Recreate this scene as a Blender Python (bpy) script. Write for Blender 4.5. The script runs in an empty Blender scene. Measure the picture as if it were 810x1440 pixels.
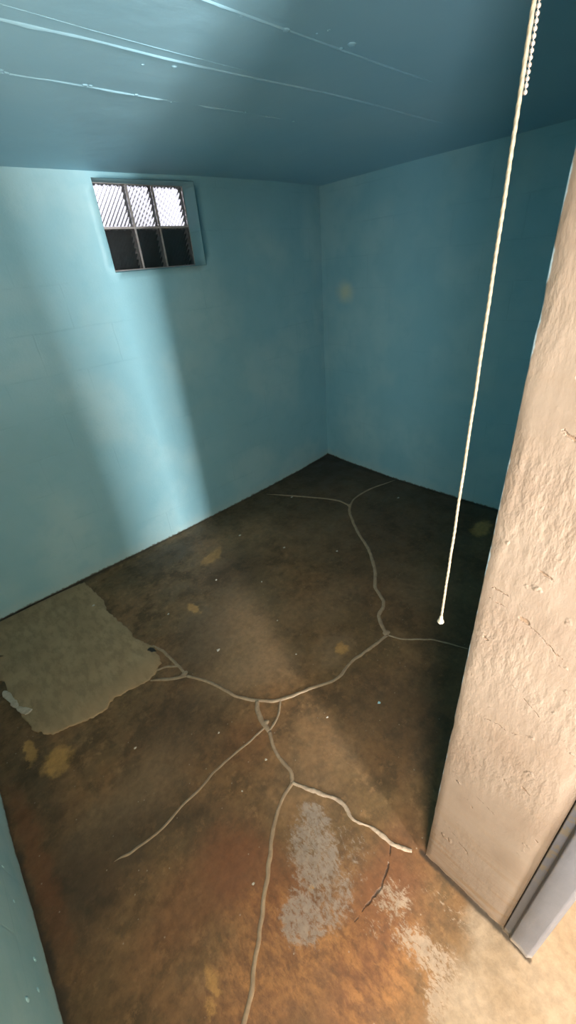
import bpy, bmesh, math, random
from mathutils import Vector, Matrix, noise
random.seed(7)
S = bpy.context.scene
COL = S.collection
PI = math.pi

# ------------------------------------------------------------------ helpers
def link(name, me, mats, parent=None, smooth=False):
    o = bpy.data.objects.new(name, me)
    COL.objects.link(o)
    for m in (mats if isinstance(mats, (list, tuple)) else [mats]):
        me.materials.append(m)
    if parent: o.parent = parent
    if smooth:
        for p in me.polygons: p.use_smooth = True
    return o

def obj(name, bm, mats, parent=None, smooth=False, recalc=True):
    if recalc: bmesh.ops.recalc_face_normals(bm, faces=bm.faces)
    me = bpy.data.meshes.new(name)
    bm.to_mesh(me); bm.free()
    return link(name, me, mats, parent, smooth)

def struct(o):
    o['kind'] = 'structure'; return o

def tag(o, label, cat, group=None):
    o['label'] = label; o['category'] = cat
    if group: o['group'] = group
    return o

def plabel(o, label):
    o['label'] = label; return o

def add_box(bm, lo, hi, mi=0):
    vs = [bm.verts.new((x, y, z)) for x in (lo[0], hi[0]) for y in (lo[1], hi[1]) for z in (lo[2], hi[2])]
    for idx in ((0,1,3,2),(4,6,7,5),(0,4,5,1),(2,3,7,6),(0,2,6,4),(1,5,7,3)):
        f = bm.faces.new([vs[i] for i in idx]); f.material_index = mi
    return vs

def nz(x, y=0, z=0, s=1.0):
    return noise.noise(Vector((x*s, y*s, z*s)))

def lerp_tab(tab, x):
    if x <= tab[0][0]: return tab[0][1]
    for (a, va), (b, vb) in zip(tab, tab[1:]):
        if x <= b:
            t = (x-a)/(b-a); t = t*t*(3-2*t)*.5 + t*.5
            return va + (vb-va)*t
    return tab[-1][1]

def catmull(pts, n=8):
    P = [Vector(p) for p in pts]
    P = [P[0]*2-P[1]] + P + [P[-1]*2-P[-2]]
    out = []
    for i in range(1, len(P)-2):
        for k in range(n):
            t = k/n
            a, b, c, d = P[i-1], P[i], P[i+1], P[i+2]
            out.append(.5*((2*b)+(c-a)*t+(2*a-5*b+4*c-d)*t*t+(3*b-a-3*c+d)*t**3))
    out.append(P[-2].copy())
    return out

# ------------------------------------------------------------------ node helpers
class NT:
    def __init__(s, name):
        s.m = bpy.data.materials.new(name); s.m.use_nodes = True
        s.t = s.m.node_tree; s.t.nodes.clear()
        s.out = s.t.nodes.new('ShaderNodeOutputMaterial')
        s.b = s.t.nodes.new('ShaderNodeBsdfPrincipled')
        s.t.links.new(s.b.outputs[0], s.out.inputs[0])
        g = s.t.nodes.new('ShaderNodeNewGeometry'); s.P = g.outputs['Position']
    def n(s, typ, **kw):
        nd = s.t.nodes.new(typ)
        for k, v in kw.items(): setattr(nd, k, v)
        return nd
    def put(s, sock, v):
        if isinstance(v, bpy.types.NodeSocket): s.t.links.new(v, sock)
        elif v is not None: sock.default_value = v
    def math(s, op, a, b=None, c=None, clamp=False):
        nd = s.n('ShaderNodeMath', operation=op, use_clamp=clamp)
        s.put(nd.inputs[0], a); s.put(nd.inputs[1], b); s.put(nd.inputs[2], c)
        return nd.outputs[0]
    def vm(s, op, a, b=None, sc=None):
        nd = s.n('ShaderNodeVectorMath', operation=op)
        s.put(nd.inputs[0], a); s.put(nd.inputs[1], b)
        if sc is not None: s.put(nd.inputs['Scale'], sc)
        return nd.outputs['Value'] if op in ('LENGTH', 'DOT_PRODUCT', 'DISTANCE') else nd.outputs[0]
    def noise(s, scale, detail=4, rough=.5, vec=None, dist=0, color=False):
        nd = s.n('ShaderNodeTexNoise')
        s.put(nd.inputs['Vector'], vec if vec is not None else s.P)
        nd.inputs['Scale'].default_value = scale; nd.inputs['Detail'].default_value = detail
        nd.inputs['Roughness'].default_value = rough; nd.inputs['Distortion'].default_value = dist
        return nd.outputs['Color' if color else 'Fac']
    def mr(s, v, a, b, c=0., d=1., smooth=True):
        nd = s.n('ShaderNodeMapRange', interpolation_type='SMOOTHSTEP' if smooth else 'LINEAR')
        s.put(nd.inputs[0], v)
        for i, q in enumerate((a, b, c, d)): s.put(nd.inputs[i+1], q)
        return nd.outputs[0]
    def mix(s, f, a, b, mode='MIX'):
        nd = s.n('ShaderNodeMix', data_type='RGBA', blend_type=mode)
        s.put(nd.inputs[0], f)
        s.put(nd.inputs[6], a if isinstance(a, bpy.types.NodeSocket) else (*a, 1))
        s.put(nd.inputs[7], b if isinstance(b, bpy.types.NodeSocket) else (*b, 1))
        return nd.outputs[2]
    def scale(s, v, sc):
        nd = s.n('ShaderNodeVectorMath', operation='MULTIPLY'); s.put(nd.inputs[0], v); nd.inputs[1].default_value = sc
        return nd.outputs[0]
    def warp(s, v, scale, amt, detail=4):
        c = s.noise(scale, detail, .6, vec=v, color=True)
        return s.vm('ADD', v, s.vm('SCALE', s.vm('SUBTRACT', c, (.5, .5, .5)), sc=amt))
    def bump(s, h, strength=.3, dist=.01, prev=None):
        nd = s.n('ShaderNodeBump'); nd.inputs['Strength'].default_value = strength
        nd.inputs['Distance'].default_value = dist
        s.put(nd.inputs['Height'], h)
        if prev is not None: s.put(nd.inputs['Normal'], prev)
        return nd.outputs[0]
    def blob(s, v, c, r, ang=0, soft=.5):
        nd = s.n('ShaderNodeMapping', vector_type='TEXTURE')
        s.put(nd.inputs[0], v)
        nd.inputs['Location'].default_value = (*c, 0) if len(c) == 2 else c
        nd.inputs['Rotation'].default_value = (0, 0, ang)
        nd.inputs['Scale'].default_value = (r[0], r[1], 1e4) if len(r) == 2 else r
        L = s.vm('LENGTH', nd.outputs[0])
        return s.mr(L, 1+soft, max(0, 1-soft), 0, 1)
    def seg(s, v, a, b, w, soft=1.6):
        a = Vector(a); b = Vector(b); d = b-a
        rel = s.vm('SUBTRACT', v, tuple(a))
        t = s.math('MULTIPLY', s.vm('DOT_PRODUCT', rel, tuple(d)), 1/d.length_squared, clamp=True)
        q = s.vm('SUBTRACT', rel, s.vm('SCALE', tuple(d), sc=t))
        return s.mr(s.vm('LENGTH', q), w*soft, w*.4, 0, 1)
    def mx(s, *f):
        r = f[0]
        for q in f[1:]: r = s.math('MAXIMUM', r, q)
        return r
    def mul(s, a, b): return s.math('MULTIPLY', a, b, clamp=True)
    def done(s, col=None, rough=None, normal=None, **kw):
        if col is not None: s.put(s.b.inputs['Base Color'], col if isinstance(col, bpy.types.NodeSocket) else (*col, 1))
        if rough is not None: s.put(s.b.inputs['Roughness'], rough)
        if normal is not None: s.put(s.b.inputs['Normal'], normal)
        for k, v in kw.items(): s.put(s.b.inputs[k], v)
        return s.m

H = 2.0767
X0, X1 = -.35, 2.78

# ------------------------------------------------------------------ materials
def blue_paint(name, axis, base=(.30, .590, .680)):
    """painted block wall; axis = which horizontal axis runs along the wall"""
    s = NT(name)
    big = s.noise(2.2, 3, .5)
    mid = s.noise(9, 4, .55)
    col = s.mix(s.mr(big, .40, .66, 0, .8), base, (base[0]*1.35, base[1]*1.12, base[2]*1.05))
    col = s.mix(s.mr(mid, .45, .75, 0, .35), col, (base[0]*.82, base[1]*.92, base[2]*.94))
    sep = s.n('ShaderNodeSeparateXYZ'); s.put(sep.inputs[0], s.P)
    comb = s.n('ShaderNodeCombineXYZ')
    s.put(comb.inputs[0], sep.outputs['X' if axis == 'x' else 'Y']); s.put(comb.inputs[1], sep.outputs['Z'])
    wv = s.warp(comb.outputs[0], 6, .012, 2)
    br = s.n('ShaderNodeTexBrick'); s.put(br.inputs['Vector'], wv)
    br.inputs['Scale'].default_value = 1; br.inputs['Brick Width'].default_value = .405
    br.inputs['Row Height'].default_value = .203; br.inputs['Mortar Size'].default_value = .006
    br.inputs['Mortar Smooth'].default_value = .8
    br.inputs['Color1'].default_value = (0, 0, 0, 1); br.inputs['Color2'].default_value = (0, 0, 0, 1)
    br.inputs['Mortar'].default_value = (1, 1, 1, 1)
    patchy = s.mr(s.noise(3.1, 3, .6), .42, .62, 0, 1)
    joint = s.mul(br.outputs['Fac'], patchy)
    col = s.mix(s.math('MULTIPLY', joint, .10), col, (base[0]*.45, base[1]*.6, base[2]*.66))
    # worn, limey paint low on the wall and grime right at the floor
    z = s.math('ADD', sep.outputs['Z'], s.math('MULTIPLY', s.math('SUBTRACT', s.noise(14, 4, .65), .5), .10))
    low = s.mr(z, .10, .0, 0, 1)
    col = s.mix(s.mul(low, .45), col, (.50, .66, .64))
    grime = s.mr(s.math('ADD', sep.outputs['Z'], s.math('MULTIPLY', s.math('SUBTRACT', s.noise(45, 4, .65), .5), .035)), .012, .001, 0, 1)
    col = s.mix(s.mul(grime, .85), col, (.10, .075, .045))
    fl = s.mr(s.noise(60, 3, .7), .70, .76, 0, .35)
    col = s.mix(s.mul(fl, s.mr(sep.outputs['Z'], .6, 0, 0, 1)), col, (.62, .74, .72))
    if axis == 'y':
        w = s.warp(s.P, 14, .05)
        col = s.mix(s.math('MULTIPLY', s.blob(w, (2.74, 2.24, 1.398), (1, .065, .055), 0, .9), .85), col, (.72, .78, .62))
        mk = s.mx(s.seg(s.warp(s.P, 40, .02), (2.71, 1.40, .585), (2.71, 1.33, .570), .006), s.seg(s.P, (2.71, 1.47, .49), (2.71, 1.42, .50), .004))
        col = s.mix(s.math('MULTIPLY', mk, .55), col, (.05, .13, .16))
    h = s.math('ADD', s.math('MULTIPLY', s.noise(90, 5, .65), .22), s.math('ADD', s.math('MULTIPLY', s.noise(7, 3, .5), .5), s.math('MULTIPLY', joint, -.22)))
    return s.done(col, s.mr(mid, .3, .7, .42, .6), s.bump(h, .35, .012))

M_wall_x = blue_paint('blue_block_paint_window_wall', 'x')
M_wall_y = blue_paint('blue_block_paint_side_wall', 'y')

def ceiling_mat():
    s = NT('blue_ceiling_paint')
    base = (.285, .545, .680)
    col = s.mix(s.mr(s.noise(1.7, 3, .5), .35, .7, 0, .5), base, (.36, .60, .70))
    col = s.mix(s.mr(s.noise(70, 3, .7), .69, .74, 0, .25), col, (.55, .70, .76))
    h = s.math('ADD', s.math('MULTIPLY', s.noise(3.0, 3, .5), 1.2), s.math('MULTIPLY', s.noise(60, 4, .6, vec=s.scale(s.P, (.35, 1, 1))), .10))
    return s.done(col, .55, s.bump(h, .35, .02))
M_ceil = ceiling_mat()

def floor_mat():
    s = NT('stained_concrete_floor')
    P = s.P
    w1 = s.warp(P, 5, .16, 5)
    w2 = s.warp(P, 16, .09, 5)
    w3 = s.warp(s.warp(P, 60, .03, 4), 12, .05, 4)
    big = s.noise(1.9, 5, .6); mid = s.noise(7, 6, .62); fine = s.noise(38, 6, .68)
    brown = (.250, .130, .050); dark = (.085, .052, .020); tan = (.34, .19, .080); olive = (.185, .112, .045)
    col = s.mix(s.mr(big, .38, .62, 0, 1), brown, olive)
    col = s.mix(s.mr(mid, .47, .66, 0, .85), col, dark)
    col = s.mix(s.mr(s.noise(16, 7, .7), .48, .64, 0, .75), col, s.mix(.4, dark, olive))
    col = s.mix(s.mr(s.noise(23, 7, .72, vec=s.vm('ADD', P, (3, 9, 0))), .52, .66, 0, .6), col, tan)
    col = s.mix(s.mr(s.noise(4.3, 6, .62, vec=s.vm('ADD', P, (7, 3, 0))), .52, .72, 0, .7), col, tan)
    # darker concrete towards the back and right corner
    for c, r, a, k in (((2.3, 2.0), (.75, .9), 0, .62), ((1.9, 1.0), (.75, .55), .2, .45), ((1.05, 1.75), (.30, .22), .5, .5),
                       ((.62, 1.45), (.20, .13), .6, .62), ((.80, 2.25), (.30, .13), 0, .5), ((1.5, 2.3), (.5, .12), 0, .35),
                       ((-.12, .92), (.24, .14), 0, .55), ((-.26, 1.2), (.10, .5), 0, .45), ((.93, .48), (.22, .25), .3, .5),
                       ((.28, 1.12), (.18, .20), .2, .45), ((.16, .72), (.10, .16), .2, .35), ((2.62, 2.38), (.42, .34), 0, .9), ((2.6, 1.4), (.14, .9), 0, .5), ((1.45, .40), (.35, .22), 0, .4)):
        col = s.mix(s.math('MULTIPLY', s.blob(w1, c, r, a, .6), k), col, (.050, .036, .020))
    # paler scuffed concrete
    for c, r, a, k in (((.82, 1.38), (.30, .26), .4, .55), ((.66, 1.10), (.22, .10), -.4, .5), ((1.0, .90), (.12, .07), 0, .55), ((.56, .62), (.20, .16), 0, .35),
                       ((.02, 1.03), (.20, .10), 0, .4), ((1.35, 2.0), (.32, .20), 0, .3), ((1.75, 1.62), (.30, .2), 0, .25), ((1.25, 1.15), (.2, .12), 0, .3), ((1.7, .8), (.18, .22), 0, .28)):
        col = s.mix(s.math('MULTIPLY', s.blob(w1, c, r, a, .65), k), col, (.31, .20, .105))
    # rust red-brown
    for c, r, a, k in (((.17, .52), (.10, .17), .3, .75), ((.12, .34), (.22, .10), 0, .55), ((.36, .20), (.25, .09), .2, .8), ((.06, .62), (.2, .09), 0, .45),
                       ((-.30, 1.1), (.03, .3), 0, .6), ((.42, .86), (.10, .09), 0, .3)):
        col = s.mix(s.math('MULTIPLY', s.blob(w2, c, r, a, .55), k), col, (.215, .085, .032))
    # orange / ochre
    streak = s.mr(s.noise(34, 7, .72, vec=s.scale(s.warp(P, 8, .06), (1.0, .45, 1))), .36, .72, 0, 1)
    for c, r, a, k in (((.10, .41), (.13, .10), 0, .75), ((.20, .27), (.12, .06), 0, .9), ((.02, .34), (.08, .07), 0, .65), ((.27, .12), (.16, .09), 0, .85)):
        col = s.mix(s.math('MULTIPLY', s.mul(s.blob(w2, c, r, a, .6), streak), k), col, (.50, .235, .075))
    for c, r, a, k in (((-.145, 1.367), (.055, .05), .3, .75), ((-.215, 1.49), (.022, .055), 0, .65), ((2.42, .82), (.10, .05), .1, .8),
                       ((1.03, .885), (.035, .03), 0, .6), ((.70, 1.68), (.03, .05), 0, .7), ((.276, .372), (.010, .010), 0, .7), ((1.05, 2.0), (.10, .04), .4, .45), ((-.04, .44), (.016, .03), 0, .6), ((-.075, .40), (.015, .02), 0, .6)):
        col = s.mix(s.math('MULTIPLY', s.blob(s.warp(w2, 40, .03), c, r, a, .35), k), col, (.62, .34, .10))
    rustn = s.mr(s.noise(60, 7, .75, vec=s.scale(s.warp(P, 12, .04), (1, .5, 1))), .46, .66, 0, .6)
    col = s.mix(s.mul(s.blob(w1, (.18, .30), (.38, .26), 0, .4), rustn), col, (.13, .062, .026))
    # worn grey skin and flaking beige coating near the doorway
    flake = s.noise(85, 8, .76, vec=s.scale(s.warp(P, 9, .05), (1.25, .6, 1)))
    g = s.mx(s.blob(w3, (.350, .430), (.095, .125), -.55, .55), s.mul(s.blob(w3, (.30, .32), (.10, .07), 0, .5), .85), s.blob(w3, (.215, .355), (.075, .075), 0, .5), s.blob(w3, (.43, .50), (.035, .07), .3, .5), s.mul(s.blob(w3, (.40, .36), (.12, .12), 0, .6), .62))
    col = s.mix(s.mul(s.mr(s.math('ADD', flake, s.math('MULTIPLY', g, .40)), .74, .93, 0, 1), .8), col, (.36, .30, .24))
    b = s.mx(s.mul(s.blob(w3, (.40, .07), (.05, .12), .2, .8), .95), s.mul(s.blob(w3, (.35, -.01), (.06, .06), 0, .6), .95), s.mul(s.blob(w3, (.43, .19), (.07, .05), -.5, .8), .85), s.mul(s.blob(w3, (.33, .20), (.04, .04), 0, .8), .6), s.mul(s.blob(w3, (.52, .06), (.03, .14), 0, .8), .6))
    col = s.mix(s.mr(s.math('ADD', flake, s.math('MULTIPLY', b, .42)), .76, .90, 0, .9), col, (.43, .33, .23))
    sepw = s.n('ShaderNodeSeparateXYZ'); s.put(sepw.inputs[0], s.warp(w3, 7, .12))
    near = s.mr(s.math('ADD', sepw.outputs['Y'], s.math('MULTIPLY', sepw.outputs['X'], -.10)), .0, -.075, 0, 1)
    col = s.mix(near, col, s.mix(s.mr(s.noise(6, 5, .6), .4, .7, 0, 1), (.385, .295, .195), (.31, .225, .135)))
    # grain and specks
    col = s.mix(s.mr(fine, .30, .70, .55, 0), col, s.mix(.5, col, (.01, .008, .005)))
    vo = s.n('ShaderNodeTexVoronoi'); s.put(vo.inputs['Vector'], P); vo.inputs['Scale'].default_value = 55
    rnd = s.n('ShaderNodeSeparateColor'); s.put(rnd.inputs[0], vo.outputs['Color'])
    sp = s.mul(s.mr(vo.outputs['Distance'], .16, .08, 0, 1), s.math('GREATER_THAN', rnd.outputs[0], .93))
    col = s.mix(s.math('MULTIPLY', sp, .5), col, (.42, .36, .27))
    # hairline crack
    wc = s.warp(P, 30, .02)
    pts = [(.529, .269), (.488, .247), (.442, .234), (.36, .238), (.315, .241)]
    ck = None
    for a, b_ in zip(pts, pts[1:]):
        q = s.seg(wc, (*a, 0), (*b_, 0), .0028 if a[0] > .43 else .0018)
        ck = q if ck is None else s.mx(ck, q)
    col = s.mix(s.math('MULTIPLY', ck, .8), col, (.03, .02, .012))
    # dirt gathered along the wall feet
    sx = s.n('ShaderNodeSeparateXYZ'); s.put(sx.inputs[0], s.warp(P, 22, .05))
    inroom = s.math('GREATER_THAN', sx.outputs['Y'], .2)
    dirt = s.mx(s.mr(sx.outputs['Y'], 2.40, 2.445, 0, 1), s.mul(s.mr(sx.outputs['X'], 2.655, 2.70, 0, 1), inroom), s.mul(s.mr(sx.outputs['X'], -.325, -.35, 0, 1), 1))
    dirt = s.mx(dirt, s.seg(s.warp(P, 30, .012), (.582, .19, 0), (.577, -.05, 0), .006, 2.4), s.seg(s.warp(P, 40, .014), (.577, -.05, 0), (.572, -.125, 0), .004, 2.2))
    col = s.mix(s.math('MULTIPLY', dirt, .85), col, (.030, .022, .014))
    h = s.math('ADD', s.math('MULTIPLY', mid, 1.2), s.math('ADD', s.math('MULTIPLY', fine, .35), s.math('MULTIPLY', s.math('ADD', ck, s.math('MULTIPLY', near, -.3)), -1.2)))
    return s.done(col, s.mr(mid, .3, .7, .50, .72), s.bump(h, .35, .008))
M_floor = floor_mat()

def cream_mat():
    s = NT('cream_rough_painted_concrete')
    P = s.P
    sep = s.n('ShaderNodeSeparateXYZ'); s.put(sep.inputs[0], P)
    col = s.mix(s.mr(s.noise(5, 5, .6), .38, .68, 0, .8), (.235, .181, .130), (.198, .144, .099))
    col = s.mix(s.mr(s.noise(45, 4, .7), .60, .74, 0, .3), col, (.30, .24, .18))
    # trowel/board streaks running across, strongest near the floor
    st = s.noise(34, 5, .6, vec=s.scale(P, (1, .14, 1.6)))
    lowz = s.mr(sep.outputs['Z'], .45, .05, .12, 1)
    col = s.mix(s.mul(s.mr(st, .48, .62, 0, .8), lowz), col, (.20, .13, .07))
    col = s.mix(s.mul(s.mr(s.noise(7, 4, .6), .5, .7, 0, .6), s.mr(sep.outputs['Z'], .12, 0, 0, 1)), col, (.36, .20, .07))
    w = s.warp(P, 34, .022)
    x = .578
    marks = [((.160, 1.113), (.138, 1.109), .0022), ((.158, 1.090), (.136, 1.087), .0022), ((.100, 1.181), (.078, 1.172), .003), ((.072, 1.168), (.066, 1.158), .002),
             ((.108, 1.079), (.098, 1.074), .005), ((.098, 1.074), (.04, 1.036), .0016), ((.155, 1.000), (.150, .996), .0035), ((.145, 1.006), (.140, 1.004), .002),
             ((.122, .790), (.060, .800), .0013), ((.070, .905), (.035, .880), .0018), ((.130, .640), (.090, .630), .0012), ((.12, .52), (.05, .50), .0012),
             ((.100, .255), (.070, .230), .0028), ((.125, .275), (.108, .268), .0014), ((.06, .36), (.05, .355), .003), ((.10, .46), (.096, .455), .003),
             ((.120, 1.395), (.090, 1.380), .003), ((.090, 1.38), (.060, 1.35), .002), ((.12, 1.46), (.09, 1.44), .003), ((.10, 1.60), (.08, 1.60), .004), ((.02, .66), (.01, .655), .003), ((-.03, .52), (-.035, .515), .003)]
    mk = None
    for (a, b, wd) in marks:
        q = s.seg(w, (x, *a), (x, *b), wd*.7)
        mk = q if mk is None else s.mx(mk, q)
    col = s.mix(s.math('MULTIPLY', mk, .72), col, (.20, .125, .07))
    # blue wall paint lapping round the far corner
    e = s.math('ADD', sep.outputs['Y'], s.math('MULTIPLY', s.math('SUBTRACT', s.noise(26, 4, .6), .5), .012))
    lap = s.mul(s.mr(e, .1755, .178, 0, 1), s.mr(sep.outputs['Z'], .25, .5, 0, 1))
    col = s.mix(s.mul(lap, .9), col, (.42, .56, .60))
    rv = s.noise(75, 4, .55, vec=s.scale(P, (1, 1, .42)))
    flat = s.mr(s.noise(4, 3, .5), .40, .62, .25, 1)
    hi = s.mr(sep.outputs['Z'], .35, .8, .35, 1)
    drip = s.mr(s.noise(30, 3, .5), .66, .80, 0, 1)
    h = s.math('ADD', s.math('MULTIPLY', s.math('MULTIPLY', rv, flat), hi), s.math('ADD', s.math('MULTIPLY', drip, .55), s.math('ADD', s.math('MULTIPLY', s.math('MULTIPLY', st, lowz), -.25), s.math('MULTIPLY', mk, -.5))))
    return s.done(col, .55, s.bump(h, .6, .0060))
M_cream = cream_mat()

def grey_trim_mat():
    s = NT('chipped_blue_grey_gloss_paint')
    P = s.P
    col = s.mix(s.mr(s.noise(12, 4, .6), .4, .7, 0, .5), (.140, .143, .155), (.175, .177, .19))
    sep = s.n('ShaderNodeSeparateXYZ'); s.put(sep.inputs[0], P)
    low = s.mr(s.math('ADD', sep.outputs['Z'], s.math('MULTIPLY', s.math('SUBTRACT', s.noise(30, 4, .7), .5), .12)), .045, .0, 0, 1)
    col = s.mix(s.mul(low, .8), col, (.52, .43, .32))
    chips = s.mr(s.noise(70, 4, .7, vec=s.scale(P, (1, 1, .5))), .68, .71, 0, 1)
    inner = s.mr(sep.outputs['Y'], -.080, -.072, 0, 1)
    band = s.mul(s.mr(sep.outputs['Z'], .33, .42, 0, 1), s.mr(s.noise(22, 4, .7), .47, .53, 0, 1))
    col = s.mix(s.math('MULTIPLY', s.mx(chips, s.mul(inner, band)), .8), col, (.20, .16, .10))
    return s.done(col, .36, s.bump(s.noise(50, 4, .6, vec=s.scale(P, (1, 1, .3))), .25, .004))
M_trim = grey_trim_mat()

def simple(name, c1, c2, scale=20, rough=.6, bump=.3, dist=.003, stretch=(1, 1, 1), **kw):
    s = NT(name)
    n = s.noise(scale, 5, .6, vec=s.scale(s.P, stretch))
    return s.done(s.mix(s.mr(n, .35, .68, 0, 1), c1, c2), rough, s.bump(n, bump, dist), **kw)

def patch_mat():
    s = NT('troweled_cement_patch')
    P = s.P
    n = s.noise(7, 6, .6); t = s.noise(30, 5, .65, vec=s.scale(P, (1, .4, 1)))
    col = s.mix(s.mr(n, .35, .68, 0, 1), (.34, .235, .125), (.42, .295, .160))
    col = s.mix(s.mr(t, .42, .62, 0, .6), col, (.24, .17, .09))
    col = s.mix(s.mul(s.blob(s.warp(P, 8, .12), (.18, 1.49), (.28, .06), 0, .7), .5), col, (.44, .29, .15))
    col = s.mix(s.mul(s.blob(s.warp(P, 30, .03), (.392, 1.582), (.012, .026), .3, .3), 1), col, (.012, .010, .008))  # small hole at the patch edge, its dark inside painted as colour
    h = s.math('ADD', n, s.math('MULTIPLY', t, .3))
    return s.done(col, .7, s.bump(h, .3, .006))
M_patch = patch_mat()
M_seal = simple('dried_crack_filler', (.27, .195, .120), (.36, .265, .165), 40, .6, .4, .004)
M_seal_pale = simple('crumbly_pale_crack_filler', (.34, .26, .18), (.44, .35, .25), 60, .75, .8, .006)
M_white = simple('white_plaster_smear', (.44, .38, .29), (.56, .49, .38), 50, .8, .5, .004)
M_mortar = simple('window_mortar', (.66, .65, .64), (.80, .79, .80), 40, .8, .4, .003)
M_cord = simple('waxed_cotton_cord', (.32, .27, .19), (.27, .22, .14), 500, .7, .6, .001)
M_tip = simple('ivory_cord_tip', (.45, .40, .30), (.42, .37, .27), 100, .4, .1, .001)
M_bead = simple('nickel_bead_chain', (.62, .58, .54), (.56, .52, .48), 80, .28, .05, .001, Metallic=.85)
M_porcelain = simple('white_porcelain', (.80, .79, .75), (.76, .75, .71), 20, .18, .05, .001)
M_soil = simple('dark_soil', (.022, .017, .012), (.04, .032, .024), 12, .95, .6, .02)
M_hall = simple('cream_hall_paint', (.66, .57, .44), (.58, .49, .36), 4, .6, .4, .01)
M_hallceil = simple('off_white_hall_ceiling', (.66, .60, .50), (.60, .54, .44), 4, .7, .3, .01)
M_chip = simple('pale_grit', (.46, .43, .36), (.56, .53, .46), 90, .8, .3, .001)
M_chip_blue = simple('blue_paint_flake', (.30, .55, .62), (.36, .60, .66), 90, .5, .2, .001)
M_brass = simple('brass_screw', (.55, .42, .20), (.48, .36, .16), 60, .35, .1, .001, Metallic=.9)

def glass_mat(name, pattern=True, tint=(.93, .93, .95)):
    s = NT(name)
    sep = s.n('ShaderNodeSeparateXYZ'); s.put(sep.inputs[0], s.P)
    X, Z = sep.outputs['X'], sep.outputs['Z']
    k = 2*PI/.017
    d1 = s.math('SINE', s.math('MULTIPLY', s.math('ADD', s.math('MULTIPLY', X, .80), s.math('MULTIPLY', Z, -.62)), k))
    d2 = s.math('SINE', s.math('MULTIPLY', s.math('ADD', s.math('MULTIPLY', X, .62), s.math('MULTIPLY', Z, .80)), k*.62))
    h = s.math('ADD', s.math('MULTIPLY', d1, .6), s.math('MULTIPLY', d2, .4))
    nrm = s.bump(h, 1.0 if pattern else .2, .0017)
    return s.done(tint, .12, nrm, **{'Transmission Weight': 1.0, 'IOR': 1.46})
M_glass = glass_mat('patterned_pressed_glass')

def side_mat():
    s = NT('milky_glass_block_edge')
    d = s.n('ShaderNodeBsdfDiffuse'); t = s.n('ShaderNodeBsdfTranslucent'); m = s.n('ShaderNodeMixShader')
    col = s.mix(s.mr(s.noise(30, 4, .6), .35, .65, 0, 1), (.62, .58, .54), (.74, .71, .70))
    s.put(d.inputs[0], col); s.put(t.inputs[0], col); m.inputs[0].default_value = .55
    s.t.links.new(d.outputs[0], m.inputs[1]); s.t.links.new(t.outputs[0], m.inputs[2]); s.t.links.new(m.outputs[0], s.out.inputs[0])
    s.t.nodes.remove(s.b)
    return s.m
M_side = side_mat()

# ------------------------------------------------------------------ setting
# plan lines of the bowed walls: foot of wall and top of wall
back_foot = [(-.6, 2.48), (-.11, 2.471), (.375, 2.456), (1.068, 2.434), (1.66, 2.433), (2.337, 2.452), (2.60, 2.472), (2.9, 2.50)]
back_top = [(-.6, 2.50), (.35, 2.49), (1.12, 2.462), (1.759, 2.418), (2.25, 2.414), (2.60, 2.452), (2.9, 2.50)]
right_foot = [(-.2, 2.715), (.837, 2.709), (1.106, 2.703), (1.656, 2.705), (2.15, 2.745), (2.489, 2.785), (2.7, 2.80)]
right_top = [(-.2, 2.79), (.88, 2.779), (1.294, 2.768), (1.86, 2.762), (2.48, 2.79), (2.7, 2.80)]
def back_y(x, z): t = max(0, min(1, z/H)); return lerp_tab(back_foot, x)*(1-t)+lerp_tab(back_top, x)*t
def right_x(y, z): t = max(0, min(1, z/H)); return lerp_tab(right_foot, y)*(1-t)+lerp_tab(right_top, y)*t

OX0, OX1, OZ0, OZ1 = 1.106, 1.672, 1.652, 2.052          # window opening
GY = 2.533                                               # inner face of the glass blocks

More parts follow.
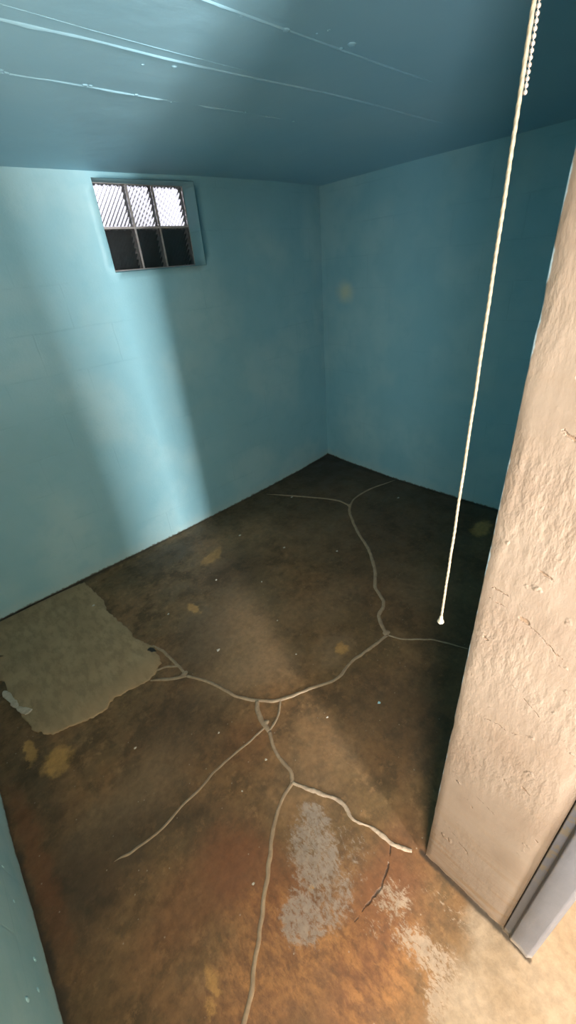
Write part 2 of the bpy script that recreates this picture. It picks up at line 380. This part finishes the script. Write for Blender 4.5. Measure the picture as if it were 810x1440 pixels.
def frange(a, b, n): return [a+(b-a)*i/n for i in range(n+1)]
def wall_back():
    xs = frange(X0-.05, OX0, 28) + frange(OX0, OX1, 12)[1:] + frange(OX1, 2.86, 26)[1:]
    zs = frange(-.01, OZ0, 34) + frange(OZ0, OZ1, 8)[1:] + [2.07, 2.14]
    bm = bmesh.new()
    g = {}
    for i, x in enumerate(xs):
        for j, z in enumerate(zs):
            inside = OX0-1e-6 <= x <= OX1+1e-6 and OZ0-1e-6 <= z <= OZ1+1e-6
            k = .0025*nz(x, z, 3.3, 9)+.004*nz(x, z, 9.1, 2.5)
            g[i, j] = bm.verts.new((x, back_y(x, z)+k, z))
    i0, i1 = 28, 40; j0, j1 = 34, 42
    for i in range(len(xs)-1):
        for j in range(len(zs)-1):
            if i0 <= i < i1 and j0 <= j < j1: continue
            bm.faces.new((g[i, j], g[i+1, j], g[i+1, j+1], g[i, j+1]))
    # soft-edged reveal running back to the glass
    ring = [(i, j0) for i in range(i0, i1)] + [(i1, j) for j in range(j0, j1)] + [(i, j1) for i in range(i1, i0, -1)] + [(i0, j) for j in range(j1, j0, -1)]
    prev = [g[r] for r in ring]
    cx, cz = (OX0+OX1)/2, (OZ0+OZ1)/2
    for dy, inset in ((.004, .0025), (.010, .004), (.05, .0045), (2, .005)):
        cur = []
        for r in ring:
            v = g[r].co
            y = v.y+dy if dy < 1 else GY+.058
            cur.append(bm.verts.new((v.x+(inset if v.x < cx else -inset), y, v.z+(inset if v.z < cz else -inset))))
        n = len(ring)
        for k in range(n):
            bm.faces.new((prev[k], cur[k], cur[(k+1) % n], prev[(k+1) % n]))
        prev = cur
    # outer face of the wall
    ox = [X0-.05, OX0-.001, OX1+.001, 2.86]; oz = [-.01, OZ0-.001, OZ1+.001, 2.14]
    gg = {(i, j): bm.verts.new((ox[i], GY+.058, oz[j])) for i in range(4) for j in range(4)}
    for i in range(3):
        for j in range(3):
            if i == 1 and j == 1: continue
            bm.faces.new((gg[i, j], gg[i, j+1], gg[i+1, j+1], gg[i+1, j]))
    return struct(obj('wall_back', bm, M_wall_x, smooth=True, recalc=False))
wall_back()

def wall_right():
    bm = bmesh.new()
    ys = frange(.15, 2.62, 46); zs = frange(-.01, 2.14, 40)
    g = {(i, j): bm.verts.new((right_x(y, z)+.004*nz(y, z, 5, 2.7)+.002*nz(y, z, 1, 9), y, z)) for i, y in enumerate(ys) for j, z in enumerate(zs)}
    b = {(i, j): bm.verts.new((2.90, y, z)) for i, y in enumerate((ys[0], ys[-1])) for j, z in enumerate((zs[0], zs[-1]))}
    for i in range(len(ys)-1):
        for j in range(len(zs)-1):
            bm.faces.new((g[i, j], g[i, j+1], g[i+1, j+1], g[i+1, j]))
    bm.faces.new((b[0, 0], b[1, 0], b[1, 1], b[0, 1]))
    return struct(obj('wall_right', bm, M_wall_y, smooth=True, recalc=False))
wall_right()

def wall_left():
    bm = bmesh.new()
    ys = frange(-.09, 2.62, 50); zs = frange(-.01, 2.14, 40)
    def X(y, z): return -.352+.03*(max(0, 1.43-y)/1.43-.6)*0 + .004*nz(y, z, 15, 3)+.002*nz(y, z, 11, 12) + (.02*(y-.65)/.8 if y < 1.45 else .02)*.9-.004
    g = {(i, j): bm.verts.new((X(y, z), y, z)) for i, y in enumerate(ys) for j, z in enumerate(zs)}
    for i in range(len(ys)-1):
        for j in range(len(zs)-1):
            bm.faces.new((g[i, j], g[i+1, j], g[i+1, j+1], g[i, j+1]))
    # old paint runs and nibs standing proud of the surface
    for (y, z, r) in ((.78, .10, .007), (.70, .13, .006), (.92, .15, .005), (.66, .22, .007), (1.02, .17, .004)):
        bmesh.ops.create_uvsphere(bm, u_segments=8, v_segments=6, radius=r, matrix=Matrix.Translation((X(y, z), y, z)) @ Matrix.Diagonal((.5, 1, 1.3, 1)))
    vs = [bm.verts.new(c) for c in ((-.47, -.09, -.01), (-.47, 2.62, -.01), (-.47, 2.62, 2.14), (-.47, -.09, 2.14))]
    bm.faces.new(vs)
    bm.faces.new((g[0, 0], g[0, len(zs)-1], vs[3], vs[0])) if False else None
    return struct(obj('wall_left', bm, M_wall_y, smooth=True, recalc=False))
wall_left()

# floor slab (room, doorway and hall are one pour)
def floor():
    bm = bmesh.new()
    add_box(bm, (-2.6, -6.6, -.12), (2.95, 2.66, 0))
    return struct(obj('floor', bm, M_floor))
floor()

def ceiling():
    bm = bmesh.new()
    xs = frange(-.48, 2.92, 60); ys = frange(-.09, 2.66, 50)
    def Zc(x, y): return H+.006*nz(x, y, 2, 1.4)*(1 if y < 2.3 else .3)
    g = {(i, j): bm.verts.new((x, y, Zc(x, y))) for i, x in enumerate(xs) for j, y in enumerate(ys)}
    for i in range(len(xs)-1):
        for j in range(len(ys)-1):
            bm.faces.new((g[i, j], g[i, j+1], g[i+1, j+1], g[i+1, j]))
    add_box(bm, (-.48, -.09, 2.15), (2.92, 2.66, 2.2))
    # raised form-board seams
    def ridge(pts, w, hgt, seed, gap=0):
        L = catmull(pts, 14); prev = None
        for k, p in enumerate(L):
            a = .55+.9*abs(nz(p.x, seed, 0, 11))
            if gap and nz(p.x, seed, 4, 9) < gap: a *= .12
            a *= min(1, k/4, (len(L)-1-k)/4)+.02
            ww = w*(.6+.6*a); y = p.y+.0008*nz(p.x, seed, 9, 8); z = Zc(p.x, y)
            cur = [bm.verts.new((p.x, y-ww, z+.001)), bm.verts.new((p.x, y-ww*.4, z-hgt*a)), bm.verts.new((p.x, y+ww*.5, z-hgt*a*.8)), bm.verts.new((p.x, y+ww, z+.001))]
            if prev:
                for q in range(3): bm.faces.new((prev[q], cur[q], cur[q+1], prev[q+1]))
            prev = cur
    ridge([(-.2, 1.27), (.461, 1.253), (.63, 1.241), (.847, 1.239), (1.125, 1.229), (1.489, 1.214), (1.843, 1.214), (2.2, 1.21)], .0055, .0050, 1.7)
    ridge([(.2, .97), (.784, .976), (.999, .980), (1.337, .984), (1.7, .985)], .0045, .0040, 6.2)
    ridge([(-.2, 1.53), (.518, 1.515), (.653, 1.504), (.898, 1.496), (1.284, 1.477), (1.53, 1.485)], .0035, .0035, 9.4, .05)
    ridge([(.1, 1.19), (.474, 1.197), (.749, 1.201), (1.1, 1.20)], .002, .0015, 3.1)
    for (x, y, r) in ((1.005, .98, .010), (1.21, .947, .012), (.875, 1.27, .007), (.725, 1.494, .008), (.74, 1.492, .006), (.878, 1.493, .006), (.533, 1.511, .007), (.52, 1.50, .005),
                      (1.284, 1.475, .006), (1.387, 1.478, .007), (1.204, .977, .007), (.874, .984, .006), (1.085, .955, .004), (1.53, 1.482, .005), (.80, 1.30, .004), (1.10, .93, .004), (1.0, 1.50, .003), (1.18, 1.45, .004)):
        bmesh.ops.create_uvsphere(bm, u_segments=12, v_segments=8, radius=r, matrix=Matrix.Translation((x, y, Zc(x, y))) @ Matrix.Diagonal((1.1, .9, .42, 1)))
    return struct(obj('ceiling', bm, M_ceil, smooth=True, recalc=True))
ceiling()

# the wall whose rough cream end makes the doorway jamb
def wall_front():
    bm = bmesh.new()
    zs = [0.006] + frange(.02, 2.14, 110)
    prof = [(.72, .178, 1), (.60, .178, 1), (.5795, .1772, 1), (.5782, .1755, 0)]
    prof += [(.578-.002*(k/14), .172-(.172+.006)*k/14, 0) for k in range(1, 15)]
    prof += [(.5765, -.018, 0), (.5775, -.030, 0), (.5795, -.041, 0), (.5825, -.050, 0), (.586, -.054, 0), (.60, -.056, 0)]
    rows = []
    for z in zs:
        r = []
        for k, (x, y, mi) in enumerate(prof):
            dx = .0010*nz(y, z, 3, 9)+.0005*nz(y, z, 8, 40) if 3 <= k else 0
            dy = 0
            if k in (2, 3, 4):
                dy = .0007*nz(z, 4.4, 0, 18)+.0007*nz(z, 1.4, 0, 70)
                if nz(z, 8.8, 0, 13) > .45: dy -= .0012
            if z < .03 and k >= 3 and k < 18: dx += .006*(1-z/.03)+.004*nz(y, 0, 1, 40)
            zz = z + (.010+.008*nz(y, 5, 1, 18) if z == zs[0] and k >= 3 else 0)*.8
            r.append(bm.verts.new((x+dx, y+dy, zz)))
        rows.append(r)
    for a, b in zip(rows, rows[1:]):
        for k in range(len(prof)-1):
            f = bm.faces.new((a[k], a[k+1], b[k+1], b[k])); f.material_index = 1 if prof[k+1][2] else 0
            f.smooth = True
    # body of the wall behind the two faces
    add_box(bm, (.602, -.125, -.01), (2.90, .1765, 2.14), 0)
    for f in bm.faces:
        if f.calc_center_median().x > .60 and abs(f.calc_center_median().y-.1765) < .001: f.material_index = 1
    o = obj('wall_front', bm, [M_cream, M_wall_x], recalc=True)
    return struct(o)
wall_front()

# blue-grey painted timber casing on the jamb
def casing():
    bm = bmesh.new()
    prof = [(.600, -.0555), (.5835, -.0565), (.5825, -.058), (.5822, -.071), (.5790, -.0735), (.5715, -.0738), (.5692, -.0745), (.5683, -.0765),
            (.5683, -.095), (.5680, -.116), (.5690, -.1195), (.5715, -.1215), (.578, -.1285), (.600, -.1295)]
    zs = [.004, .012, .02]+frange(.035, 2.09, 90)
    rows = []
    for z in zs:
        r = []
        for k, (x, y) in enumerate(prof):
            n = .0009*nz(z, y, 2, 30)+.0006*nz(z, y, 7, 90)
            if k in (5, 6, 7, 10, 11): n += .0012*max(0, nz(z, k, 3, 50))
            if z < .02 and 5 <= k <= 8: n += .006*(1-z/.02)
            zz = z + (.004*abs(nz(y, 3, 3, 60)) if z < .01 else 0)
            r.append(bm.verts.new((x+n, y, zz)))
        rows.append(r)
    for a, b in zip(rows, rows[1:]):
        for k in range(len(prof)-1): bm.faces.new((a[k], a[k+1], b[k+1], b[k])).smooth = k not in (3, 4)
    bm.faces.new(rows[0]); bm.faces.new(rows[-1])
    return struct(obj('trim_1', bm, M_trim))
casing()

# hall beyond the doorway (behind the photographer): closes the space and bounces the lamp light
def shell(name, lo, hi, mat):
    bm = bmesh.new(); add_box(bm, lo, hi); return struct(obj(name, bm, mat))
shell('wall_hall_right', (1.62, -6.5, 0), (1.72, -.125, 2.14), M_hall)
shell('wall_hall_left', (-2.5, -6.5, 0), (-2.4, -.09, 2.14), M_hall)
shell('wall_hall_end', (-2.5, -6.6, 0), (1.72, -6.5, 2.14), M_hall)
shell('wall_hall_front', (-2.4, -.19, 0), (-.36, -.09, 2.14), M_hall)
shell('hall_light_blocker', (-2.4, -1.32, 0), (.0, -1.20, 2.14), M_hall)  # added out of view to cut the far daylight into a streak
shell('ceiling_hall', (-2.6, -6.6, 2.13), (1.8, -.09, 2.2), M_hallceil)

# ------------------------------------------------------------------ window of six glass blocks

XB = [(1.112, 1.3155), (1.3190, 1.4695), (1.4730, 1.6655)]
def window():
    bm = bmesh.new()
    y0, y1 = GY+.004, GY+.048
    xs = [OX0+.002, XB[0][0], XB[0][1], XB[1][0], XB[1][1], XB[2][0], XB[2][1], OX1-.002]
    zs = [OZ0+.002, 1.660, 1.8545, 1.8575, 2.0475, OZ1-.002]
    for z0, z1 in ((zs[0], zs[1]), (zs[2], zs[3]), (zs[4], zs[5])):
        add_box(bm, (xs[0], y0, z0), (xs[-1], y1, z1))
    for z0, z1 in ((zs[1], zs[2]), (zs[3], zs[4])):
        for a, b in ((0, 1), (2, 3), (4, 5), (6, 7)):
            add_box(bm, (xs[a], y0, z0), (xs[b], y1, z1))
    root = struct(obj('window_1', bm, M_mortar))
    for (z0, z1, up) in ((1.660, 1.8545, 0), (1.8575, 2.0475, 1)):
        for (x0, x1) in XB:
            # moulded rim: a hollow tube of glass wall
            bm = bmesh.new(); t = .0035
            ra = [(x0, z0), (x1, z0), (x1, z1), (x0, z1)]
            rb = [(x0+t, z0+t), (x1-t, z0+t), (x1-t, z1-t), (x0+t, z1-t)]
            L = []
            for y, r in ((GY, ra), (GY+.050, ra), (GY+.050, rb), (GY, rb)):
                L.append([bm.verts.new((a, y, c)) for a, c in r])
            for q in range(4):
                A, B = L[q], L[(q+1) % 4]
                for k in range(4): bm.faces.new((A[k], A[(k+1) % 4], B[(k+1) % 4], B[k]))
            rim = obj('glass_block', bm, M_side, root)
            plabel(rim, 'glass block with bright daylight behind it' if up else 'glass block with dark ground behind it')
            for nm, ya, yb in (('inner_pane', GY+.001, GY+.009), ('outer_pane', GY+.040, GY+.048)):
                bm = bmesh.new()
                add_box(bm, (x0+t+.0003, ya, z0+t+.0003), (x1-t-.0003, yb, z1-t-.0003))
                bmesh.ops.bevel(bm, geom=bm.edges[:], offset=.0025, segments=2, affect='EDGES')
                obj(nm, bm, M_glass, rim)
window()
# ground outside, banked up against the lower row of blocks
bm = bmesh.new(); add_box(bm, (-4, GY+.060, .5), (8, 12, 1.853))
struct(obj('ground_outside', bm, M_soil))

# ------------------------------------------------------------------ things on the floor
def patch():
    pts = [(.361, 2.425), (.373, 2.234), (.356, 1.969), (.374, 1.74), (.405, 1.598), (.378, 1.48), (.298, 1.425), (.153, 1.462), (.094, 1.446), (0., 1.45), (-.118, 1.495),
           (-.17, 1.564), (-.190, 1.711), (-.205, 1.942), (-.29, 2.294), (-.335, 2.33), (-.335, 2.455), (-.11, 2.452), (.15, 2.445)]
    n = 14
    L = []
    for i in range(len(pts)):
        a = Vector(pts[i]); b = Vector(pts[(i+1) % len(pts)])
        for k in range(n): L.append(a.lerp(b, k/n))
    c = sum(L, Vector((0, 0)))/len(L)
    bm = bmesh.new()
    rings = []
    for q, (sc, z) in enumerate(((1, 0), (1, .0022), (.985, .0042), (.93, .005), (.6, .0052))):
        r = []
        for p in L:
            j = .018*nz(p.x, p.y, 0, 9)+.012*nz(p.x, p.y, 5, 32)+.007*nz(p.x, p.y, 8, 80)
            d = (p-c).normalized()
            at_wall = p.y > 2.43 or p.x < -.33
            pp = c+(p-c)*sc + (Vector((0, 0)) if at_wall else d*j)
            r.append(bm.verts.new((pp.x, pp.y, z)))
        rings.append(r)
    for a, b in zip(rings, rings[1:]):
        for k in range(len(L)): bm.faces.new((a[k], a[(k+1) % len(L)], b[(k+1) % len(L)], b[k]))
    bm.faces.new(rings[-1]); 
    o = obj('cement_patch', bm, M_patch, smooth=True)
    tag(o, 'smooth grey-tan cement repair patch on the floor below the window wall', 'floor patch')
patch()

def lump(name, pts, w, h, mat, z0=0, seed=0, parent=None, taper=(1, 1), rough=.25, dmp=9):
    """flattened bead of material following a polyline on the floor"""
    L = catmull([(*p, 0) for p in pts], dmp)
    bm = bmesh.new(); prev = None; n = len(L)
    M = 9
    for k, p in enumerate(L):
        t = (L[min(k+1, n-1)]-L[max(k-1, 0)]).normalized()
        s = Vector((-t.y, t.x, 0))
        e = 1.0
        if k < 5: e = min(e, taper[0]+(1-taper[0])*k/5)
        if n-1-k < 5: e = min(e, taper[1]+(1-taper[1])*(n-1-k)/5)
        ww = w*e*(1+rough*1.6*nz(p.x, p.y, seed, 22)+rough*nz(p.x, p.y, seed+3, 70))
        hh = h*e*(1+rough*nz(p.x, p.y, seed+7, 40))
        off = s*(.004*nz(p.x, p.y, seed+11, 25))
        cur = []
        for q in range(M):
            a = PI*q/(M-1)
            v = p+off+s*(ww*math.cos(a))
            cur.append(bm.verts.new((v.x, v.y, z0+hh*math.sin(a)-(.0006 if q in (0, M-1) else 0))))
        if prev:
            for q in range(M-1): bm.faces.new((prev[q], prev[q+1], cur[q+1], cur[q]))
        else: bm.faces.new(cur)
        prev = cur
    bm.faces.new(prev)
    return obj(name, bm, mat, parent, smooth=True)

seal = bpy.data.objects.new('crack_filler', None); COL.objects.link(seal); seal.location = (0, 0, 0)
tag(seal, 'branching raised beads of filler along cracks across the brown concrete floor', 'crack filler')
SP = dict(
 topL=[(1.856, 2.354), (1.992, 2.114), (2.121, 1.847), (2.126, 1.695)],
 topR=[(2.687, 1.658), (2.429, 1.731), (2.249, 1.735), (2.126, 1.695)],
 topT=[(2.126, 1.695), (2.036, 1.624), (1.878, 1.431), (1.774, 1.271), (1.626, 1.11), (1.494, 1.011), (1.421, .904), (1.317, .864), (1.246, .763)],
 R=[(1.246, .763), (1.28, .685), (1.365, .582), (1.422, .44)],
 mid=[(1.246, .763), (1.121, .779), (.996, .796), (.884, .789), (.752, .853), (.645, .90), (.579, .966), (.526, 1.05), (.489, 1.187), (.428, 1.321)],
 L1=[(.428, 1.321), (.367, 1.36), (.298, 1.425)],
 L2=[(.428, 1.321), (.431, 1.389), (.427, 1.52), (.408, 1.609)],
 L3=[(.438, 1.388), (.391, 1.434), (.345, 1.455)],
 V1=[(.569, .973), (.534, .919), (.52, .866), (.517, .833)],
 V2=[(.643, .902), (.591, .857), (.531, .835), (.517, .833)],
 BL=[(.512, .857), (.413, .861), (.297, .868), (.211, .861), (.118, .858), (.029, .85), (-.056, .862), (-.12, .882)],
 BR=[(.517, .833), (.474, .74), (.468, .667), (.448, .628)],
 Down=[(.448, .628), (.37, .61), (.302, .575), (.236, .52), (.182, .477), (.108, .42), (.053, .378), (.013, .348), (-.029, .325), (-.08, .30), (-.14, .275)],
)
WID = dict(topL=.0085, topR=.0075, topT=.010, R=.0045, mid=.0075, L1=.0085, L2=.0075, L3=.0055, V1=.0105, V2=.0050, BL=.0045, BR=.0075, Down=.0068)
for q, (k, pts) in enumerate(SP.items()):
    tp = {'topL': (.2, 1), 'topR': (.2, 1), 'R': (1, .5), 'BL': (1, .15), 'L1': (1, .5), 'L2': (1, .5)}.get(k, (1, 1))
    lump('filler_bead', pts, WID[k], min(.0055, WID[k]*.55), M_seal, 0, q*2.3, seal, tp, .12)
b = lump('filler_bead', [(.448, .628), (.466, .581), (.49, .533), (.519, .461), (.507, .399), (.527, .347), (.538, .299), (.539, .265), (.566, .215)], .0062, .0055, M_seal_pale, 0, 51, seal, (1, .6), .40, 14)
plabel(b, 'paler rougher crumbly bead running to the foot of the cream wall end')
for (x, y, r) in ((.528, .87, .016), (.428, 1.335, .018), (1.255, .775, .020), (2.126, 1.70, .020)):
    bm = bmesh.new()
    bmesh.ops.create_uvsphere(bm, u_segments=16, v_segments=8, radius=r, matrix=Matrix.Translation((x, y, 0)) @ Matrix.Diagonal((1, .8, .36, 1)))
    for v in bm.verts: v.co.z = max(-.0005, v.co.z); v.co.x += .005*nz(v.co.x, v.co.y, 1, 60); v.co.y += .005*nz(v.co.x, v.co.y, 9, 60)
    obj('filler_blob', bm, M_seal, seal, smooth=True)

sm = lump('plaster_smear', [(-.214, 1.90), (-.208, 1.85), (-.196, 1.79), (-.190, 1.74), (-.165, 1.70), (-.160, 1.68)], .013, .004, M_white, .0052, 77, None, (.35, .4), .28, 14)
tag(sm, 'white plaster smear at the left edge of the cement patch', 'plaster smear')

# loose crumbs, one by one
def crumb(x, y, r, mat, z0=0):
    bm = bmesh.new()
    n = 7; a0 = random.random()*6
    rr = [r*(.6+.6*random.random()) for _ in range(n)]
    hb = .0022+.002*random.random()
    lo = [bm.verts.new((rr[k]*math.cos(a0+k*2*PI/n), rr[k]*math.sin(a0+k*2*PI/n)*.8, 0)) for k in range(n)]
    hi = [bm.verts.new((v.co.x*.75, v.co.y*.75, hb*(.7+.5*random.random()))) for v in lo]
    for k in range(n): bm.faces.new((lo[k], lo[(k+1) % n], hi[(k+1) % n], hi[k]))
    bm.faces.new(lo[::-1]); bm.faces.new(hi)
    o = obj('paint_flake' if mat == M_chip_blue else 'concrete_crumb', bm, mat)
    o.location = (x, y, z0)
    return o
tag(crumb(.917, .583, .009, M_chip_blue), 'tiny blue paint flake on the dark floor right of the branching filler', 'paint flake')
tag(crumb(.62, 1.33, .010, M_chip), 'pale crumb on the brown floor right of where filler meets the cement patch', 'concrete crumb')
tag(crumb(.162, .513, .006, M_chip), 'pale crumb beside the bead that runs to the bottom edge', 'concrete crumb')
tag(crumb(.433, .76, .006, M_chip), 'small pale crumb just left of the lower bead junction', 'concrete crumb')
tag(crumb(.628, .914, .007, M_chip), 'tiny crumb inside the small filler triangle mid-floor', 'concrete crumb')
tag(crumb(2.445, 1.475, .012, M_chip), 'pale crumb on the dark floor near the right-hand wall', 'concrete crumb')
for (x, y, r) in ((1.429, 1.695, .010), (1.95, 2.15, .011), (1.10, 1.55, .007), (.95, 1.25, .006), (1.62, 1.40, .008), (.86, 1.02, .006), (1.33, 2.05, .010), (.72, .70, .005), (.30, .74, .004), (.37, .98, .005), (.10, 1.18, .006), (.93, 1.78, .007), (.58, 1.75, .008)):
    tag(crumb(x, y, r, M_chip), 'tiny pale concrete crumb lying loose on the bare brown floor', 'concrete crumb', 'loose crumbs scattered on the floor')
tag(crumb(.315, 2.153, .010, M_chip, .0045), 'pale crumb on the cement patch near the window wall', 'concrete crumb')

# ------------------------------------------------------------------ pull cord hanging from the lampholder
CX, CY, CZ = .3995, .1645, 1.1735
lamp = bpy.data.objects.new('ceiling_lampholder', None); COL.objects.link(lamp); lamp.location = (CX+.052, CY, H)
tag(lamp, 'porcelain ceiling lampholder with a bead pull chain above the doorway', 'lampholder')
def lathe(prof, n=32):
    bm = bmesh.new(); R = []
    for (r, z) in prof:
        R.append([bm.verts.new((r*math.cos(2*PI*k/n), r*math.sin(2*PI*k/n), z)) for k in range(n)])
    for a, b in zip(R, R[1:]):
        for k in range(n): bm.faces.new((a[k], a[(k+1) % n], b[(k+1) % n], b[k]))
    bm.faces.new(R[0]); bm.faces.new(R[-1])
    return bm
obj('base', lathe([(.055, .004), (.056, -.004), (.052, -.012), (.040, -.018), (.034, -.026), (.032, -.05), (.028, -.058), (.020, -.059), (.018, -.030)]), M_porcelain, lamp, smooth=True)
for a in (0, PI):
    bm = lathe([(.004, -.012), (.004, -.0155), (.002, -.017)], 10)
    bmesh.ops.translate(bm, verts=bm.verts, vec=(.044*math.cos(a+1.2), .044*math.sin(a+1.2), 0)); obj('screw', bm, M_brass, lamp)
bm = lathe([(.006, -.028), (.006, -.044), (.0045, -.047), (.0025, -.0475)], 14)
bmesh.ops.translate(bm, verts=bm.verts, vec=(-.0475, -.0005, 0)); obj('chain_guide', bm, M_brass, lamp)
# bead chain: comes down from the guide and ends beside the cord
chain = bpy.data.meshes.new('bead_chain')
bm = bmesh.new()
zt, zb = H-.046, 1.6905
pitch = .0034
n = int((zt-zb)/pitch)
dirx, diry = .0034*.79, -.0034*.61          # beads sit on the side away from the corner
for k in range(n+1):
    z = zb+k*pitch
    bmesh.ops.create_icosphere(bm, subdivisions=2, radius=.00162, matrix=Matrix.Translation((CX+dirx, CY+diry, z)))
bmesh.ops.create_cone(bm, segments=6, radius1=.0004, radius2=.0004, depth=zt-zb, matrix=Matrix.Translation((CX+dirx, CY+diry, (zt+zb)/2)))
for f in bm.faces: f.smooth = True
ch = obj('bead_chain', bm, M_bead, lamp); ch.location = (-lamp.location.x, -lamp.location.y, -lamp.location.z)
plabel(ch, 'short nickel bead chain')

cord = bpy.data.objects.new('pull_cord', None); COL.objects.link(cord); cord.location = (CX, CY, CZ)
tag(cord, 'long thin off-white pull cord hanging in front of the cream wall end', 'pull cord')
bm = bmesh.new()
nseg = 620; rows = []
top = H-.048-CZ
M = 9
for k in range(nseg+1):
    z = .006+(top-.006)*k/nseg
    tw = z/.0075*2*PI/3
    wob = .0006*math.sin(z*7)+.0004*nz(z, 1, 0, 30)
    r0 = .00150 if z > .02 else .00150
    rows.append([bm.verts.new((wob+r0*(1+.13*math.cos(3*(a-tw)))*math.cos(a), .0004*nz(z, 6, 0, 25)+r0*(1+.13*math.cos(3*(a-tw)))*math.sin(a), z)) for a in [2*PI*q/M for q in range(M)]])
for a, b in zip(rows, rows[1:]):
    for q in range(M): bm.faces.new((a[q], a[(q+1) % M], b[(q+1) % M], b[q]))
bm.faces.new(rows[0]); bm.faces.new(rows[-1])
obj('cord', bm, M_cord, cord, smooth=True)
obj('cord_tip', lathe([(.0003, -.0040), (.0030, -.0035), (.0044, -.0015), (.0040, .0010), (.0026, .0030), (.0022, .0080), (.0016, .0100)], 20), M_tip, cord, smooth=True)

# ------------------------------------------------------------------ light
W = bpy.data.worlds.new('overcast'); S.world = W; W.use_nodes = True
bg = W.node_tree.nodes['Background']; bg.inputs[0].default_value = (.93, .92, 1.0, 1); bg.inputs[1].default_value = 1.75

def area(name, loc, target, size, energy, color, sizey=None):
    l = bpy.data.lights.new(name, 'AREA'); l.energy = energy; l.color = color
    l.shape = 'RECTANGLE'; l.size = size; l.size_y = sizey or size
    o = bpy.data.objects.new(name, l); COL.objects.link(o); o.location = loc
    o.rotation_euler = (Vector(target)-Vector(loc)).to_track_quat('-Z', 'Y').to_euler()
    return o
def point(name, loc, r, energy, color):
    l = bpy.data.lights.new(name, 'POINT'); l.energy = energy; l.color = color; l.shadow_soft_size = r
    o = bpy.data.objects.new(name, l); COL.objects.link(o); o.location = loc
    return o
# warm hall bulb, and daylight from the far end of the basement
point('hall_bulb', (.20, -1.08, 1.50), .06, 4, (1.0, .80, .56))
fl = area('hall_up_fill', (.13, -.95, .35), (.42, .60, 2.08), .30, 11.5, (1.0, .90, .84), .3)  # added fill aimed up at the ceiling, standing in for floor bounce
fl.data.spread = math.radians(76)
f2 = area('hall_up_fill', (-.80, -.60, .30), (1.5, 1.0, 2.08), .30, 4.2, (1.0, .95, .95), .3)  # second added fill, brightens the right side of the ceiling
f2.data.spread = math.radians(70)
area('hall_top_fill', (-.85, -.60, 2.10), (-.85, -.60, 0), 1.0, 92, (1.0, .93, .86), .5)  # added soft fill from above, lifts the dark side of the room
area('far_basement_window', (-1.15, -5.8, 1.35), (.9, 2.4, 1.0), .7, 860, (1.0, .97, .96), .6)

# ------------------------------------------------------------------ camera (13 mm-class phone lens, tipped down about 31 degrees)
cam = bpy.data.cameras.new('camera'); co = bpy.data.objects.new('camera', cam); COL.objects.link(co)
R = Matrix(((0.7136536060766218, -0.41149639179345265, 0.5668943905832932), (-0.695403270983433, -0.3187409910364881, 0.6440640273595621), (-0.0843375434748751, -0.8538588291831655, -0.5136265945086731)))
B = R @ Matrix(((1, 0, 0), (0, -1, 0), (0, 0, -1)))
m4 = B.to_4x4(); m4.translation = Vector((0, 0, 1.6)); co.matrix_world = m4
cam.sensor_fit = 'VERTICAL'; cam.sensor_height = 36; cam.lens = 573/1440*36
cam.clip_start = .01
S.camera = co
S.view_settings.view_transform = 'Standard'; S.view_settings.look = 'None'
S.view_settings.exposure = .05; S.view_settings.gamma = 1; S.view_settings.use_curve_mapping = False
